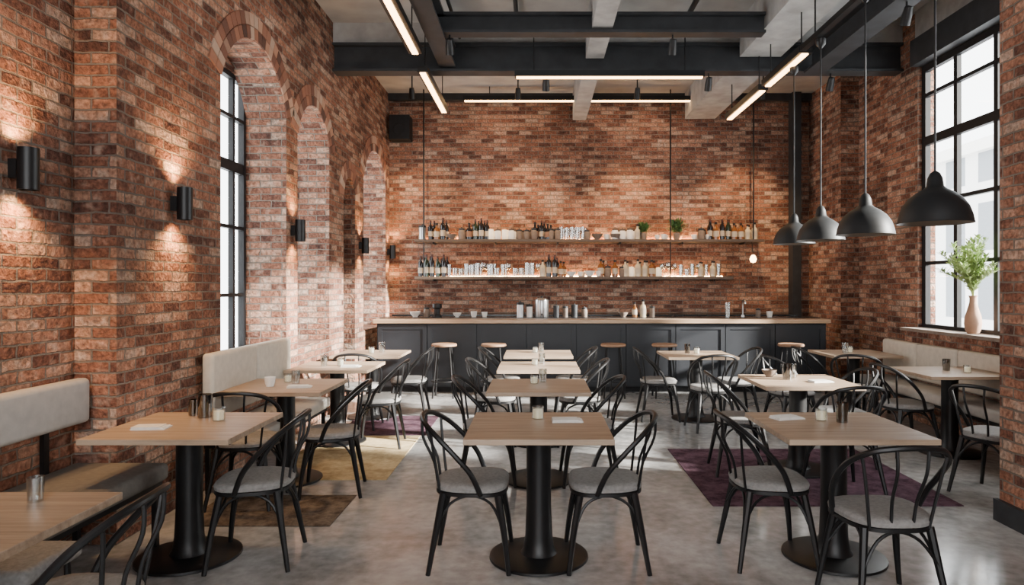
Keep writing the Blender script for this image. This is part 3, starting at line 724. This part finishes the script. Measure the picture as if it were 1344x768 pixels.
def bench(loc, L, depth, side, mats, label, zb0, zb1, zs=.47):
    r = root('upholstered_bench', loc, label=label, category='bench')
    def sx(a, b): return (a, b) if side > 0 else (-b, -a)
    x0, x1 = sx(.02, depth); add('seat_cushion', rbox(x0, x1, 0, L, zs-.1, zs, .03), M[mats[1]], parent=r, smooth=True)
    nb = max(1, round(L/.8)); 
    for i in range(nb):
        x0, x1 = sx(.03, .12); add('back_cushion', rbox(x0, x1, i*L/nb+.003, (i+1)*L/nb-.003, zb0, zb1, .03), M[mats[0]], parent=r, smooth=True)
    x0, x1 = sx(.04, depth-.03); add('seat_frame', bx(x0, x1, .03, L-.03, zs-.13, zs-.1), M['black'], parent=r)
    x0, x1 = sx(0.005, .03)
    for y in (.25, L-.25): add('back_support', bx(x0, x1, y-.02, y+.02, zs-.13, zb1-.06), M['black'], parent=r)
    for y in (.05, L-.05):
        for xx in (.06, depth-.06):
            xx *= side; add('leg', bx(xx-.015, xx+.015, y-.015, y+.015, 0, zs-.13), M['black'], parent=r)
    return r
bench((XL0, 2.95, 0), 1.08, .58, 1, ('benchl', 'benchd'), 'grey upholstered wall bench with light leather backrest and black legs', .74, 1.0, .5)
bench((XL, 5.0, 0), 1.6, .5, 1, ('benchc', 'benchl'), 'cream leather wall bench below the arched window', .55, 1.04)
bench((4.3, 4.6, 0), 3.7, .42, -1, ('benchc', 'benchl'), 'cream leather banquette bench along the window wall', .50, .90)

def rug(name, x0, x1, y0, y1, m, label):
    add(name, bx(-(x1-x0)/2, (x1-x0)/2, -(y1-y0)/2, (y1-y0)/2, 0, .006), M[m], loc=((x0+x1)/2, (y0+y1)/2, .0005), label=label, category='rug')
rug('area_rug', 1.22, 2.97, 4.76, 6.42, 'rugp', 'dark purple mottled area rug under oak table')
rug('area_rug', -2.2, -1.2, 5.40, 6.98, 'rugy', 'sandy yellow area rug beside the wall tables')
rug('area_rug', -2.1, -1.16, 7.02, 8.05, 'rugp', 'dark plum area rug beside the wall tables')
rug('area_rug', -2.3, -1.33, 4.36, 5.0, 'rugg', 'worn grey-brown area rug on concrete floor')

def candle(x, y, z=.75, s=1.0):
    r = root('candle_holder', (x, y, z), label='white candle in a small glass holder on oak table', category='candle', group='table candles')
    add('glass_holder', lathe([(0, 0), (.032*s, 0), (.034*s, .004), (.036*s, .075*s), (.034*s, .075*s), (.031*s, .006), (0, .006)], 18), M['clear'], parent=r, smooth=True)
    add('candle', lathe([(0, .0065), (.029*s, .0065), (.029*s, .055*s), (0, .052*s)], 16), M['wax'], parent=r, smooth=True)
def napkin(x, y, z=.75, a=0, s=1.0):
    r = root('folded_napkin', (x, y, z), a, label='folded white linen napkin on oak table', category='napkin', group='napkins')
    add('napkin_cloth', merge(bx(-.09*s, .09*s, -.05*s, .05*s, 0, .006), bx(-.085*s, .08*s, -.046*s, .048*s, .006, .011), bx(-.087*s, .06*s, -.048*s, .044*s, .011, .016)), M['napkin'], parent=r)
def tjar(x, y, m=('smoky',), s=1.0, k='drinking_glass', cn='smoky'):
    item(k, x, y, .75, m, 'an oak table', cn, s, 'glasses on tables')
candle(0.0, 4.05); napkin(.17, 3.98, a=.05)
candle(-1.87, 4.0); napkin(-2.14, 3.78, a=.1); tjar(-2.0, 4.1, s=1.15); tjar(-2.1, 4.16, s=.8)
candle(1.66, 4.0, s=.95); tjar(1.76, 3.95, s=.95); napkin(1.48, 4.06, a=.3)
for y in (5.5, 6.8, 8.05):
    candle(-.03, y, s=.9); tjar(.04, y+.1, ('clear',), .9, 'drinking_glass', '')
item('cup', -2.1, 5.35, .75, ('white',), 'an oak table', 'white', 1.0, 'cups on tables'); tjar(-1.95, 5.5, ('clear',), .9); candle(-2.05, 5.6, s=.9); napkin(-1.85, 5.3, a=.2)
candle(-1.95, 6.75); tjar(-2.1, 6.7, ('clear',), .9); napkin(-1.82, 6.65)
candle(-1.95, 8.0); tjar(-1.85, 8.1, ('clear',), 1)
tjar(2.1, 5.75, s=1.1); tjar(2.18, 5.85, ('clear',), 1.0); napkin(2.32, 5.6, a=.2); item('bowl', 2.0, 5.9, .75, ('jar',), 'an oak table', 'brown', .8, 'cups on tables')
candle(1.85, 7.95); tjar(1.75, 8.0, s=.9); candle(3.7, 8.1); tjar(3.6, 8.0, ('clear',), 1); tjar(3.8, 6.35, s=.9); candle(3.9, 6.2, s=.9)
tjar(-1.84, 2.5, ('clear',), .75)

vs = root('vase_with_branches', (4.385, 6.88, 1.055), label='terracotta bottle vase with pale green leafy branches on windowsill', category='vase')
add('vase', lathe([(0, 0), (.05, 0), (.07, .04), (.08, .10), (.074, .17), (.05, .25), (.034, .31), (.032, .36), (.042, .385), (.036, .385), (.028, .35), (0, .34)], 28), M['terr'], parent=vs, smooth=True)
stems, lv = [], []
for i in range(34):
    a = random.uniform(0, 6.28); sp = random.uniform(.04, .34)
    ex = -abs(math.cos(a))*sp*.85 if math.cos(a) < 0.3 else min(.07, math.cos(a)*sp); ey = math.sin(a)*sp; h = random.uniform(.72, 1.05)-sp*.4
    P = smoothp([(0, 0, .34), (ex*.15, ey*.15, .5), (ex*.6, ey*.6, .5+(h-.5)*.6), (ex, ey, h)], 7)
    stems.append(tube(P, .0035, 5))
    for j, p in enumerate(P[5:]):
        for s in (-1, 1, -1, 1, 1):
            t = Vector((ex, ey, .35)).normalized(); sd = Vector((random.uniform(-1, 1), random.uniform(-1, 1), 0)).normalized()
            d = (t*.5+sd*1.0+Vector((0, 0, .6)))
            q = p + Vector((0, 0, random.uniform(-.02, .02)))
            b = leaf_blade(q, d, random.uniform(.05, .09), .009, .5)
            b = ([(min(v[0], .10), v[1], v[2]) for v in b[0]], b[1]); lv.append(b)
add('stems', merge(*stems), M['leaf'], parent=vs); add('leaves', merge(*lv), M['leaf'], parent=vs)

bd = root('building', (15.5, 26, -1), label='pale multi-storey building across the street beyond the window', category='building')
add('facade_wall', bx(0, 4, -9, 18, 0, 7.2), M['facade'], parent=bd)
add('cornice', bx(-.3, 4, -9.2, 18.2, 7.2, 7.6), M['white'], parent=bd)

# ---------------------------------------------------------------- daylight
w = bpy.data.worlds.new('World'); bpy.context.scene.world = w; w.use_nodes = True
bg = w.node_tree.nodes['Background']; bg.inputs[0].default_value = (.97, .985, 1.0, 1); bg.inputs[1].default_value = 9.5
s = light('sun', 'SUN', (12, 0, 10), 65.0, (1, .94, .86), angle=math.radians(3))
s.rotation_euler = Vector((-1, .30, -.34)).to_track_quat('-Z', 'Y').to_euler()

cam = bpy.data.cameras.new('camera'); co = bpy.data.objects.new('camera', cam); link(co)
co.location = (0, 0, CH); co.rotation_euler = (RZ, 0, 0)
cam.sensor_width = 36; cam.lens = 36*F/1344; cam.shift_x = -34/1344; cam.shift_y = -9/1344; cam.clip_start = .05
bpy.context.scene.camera = co
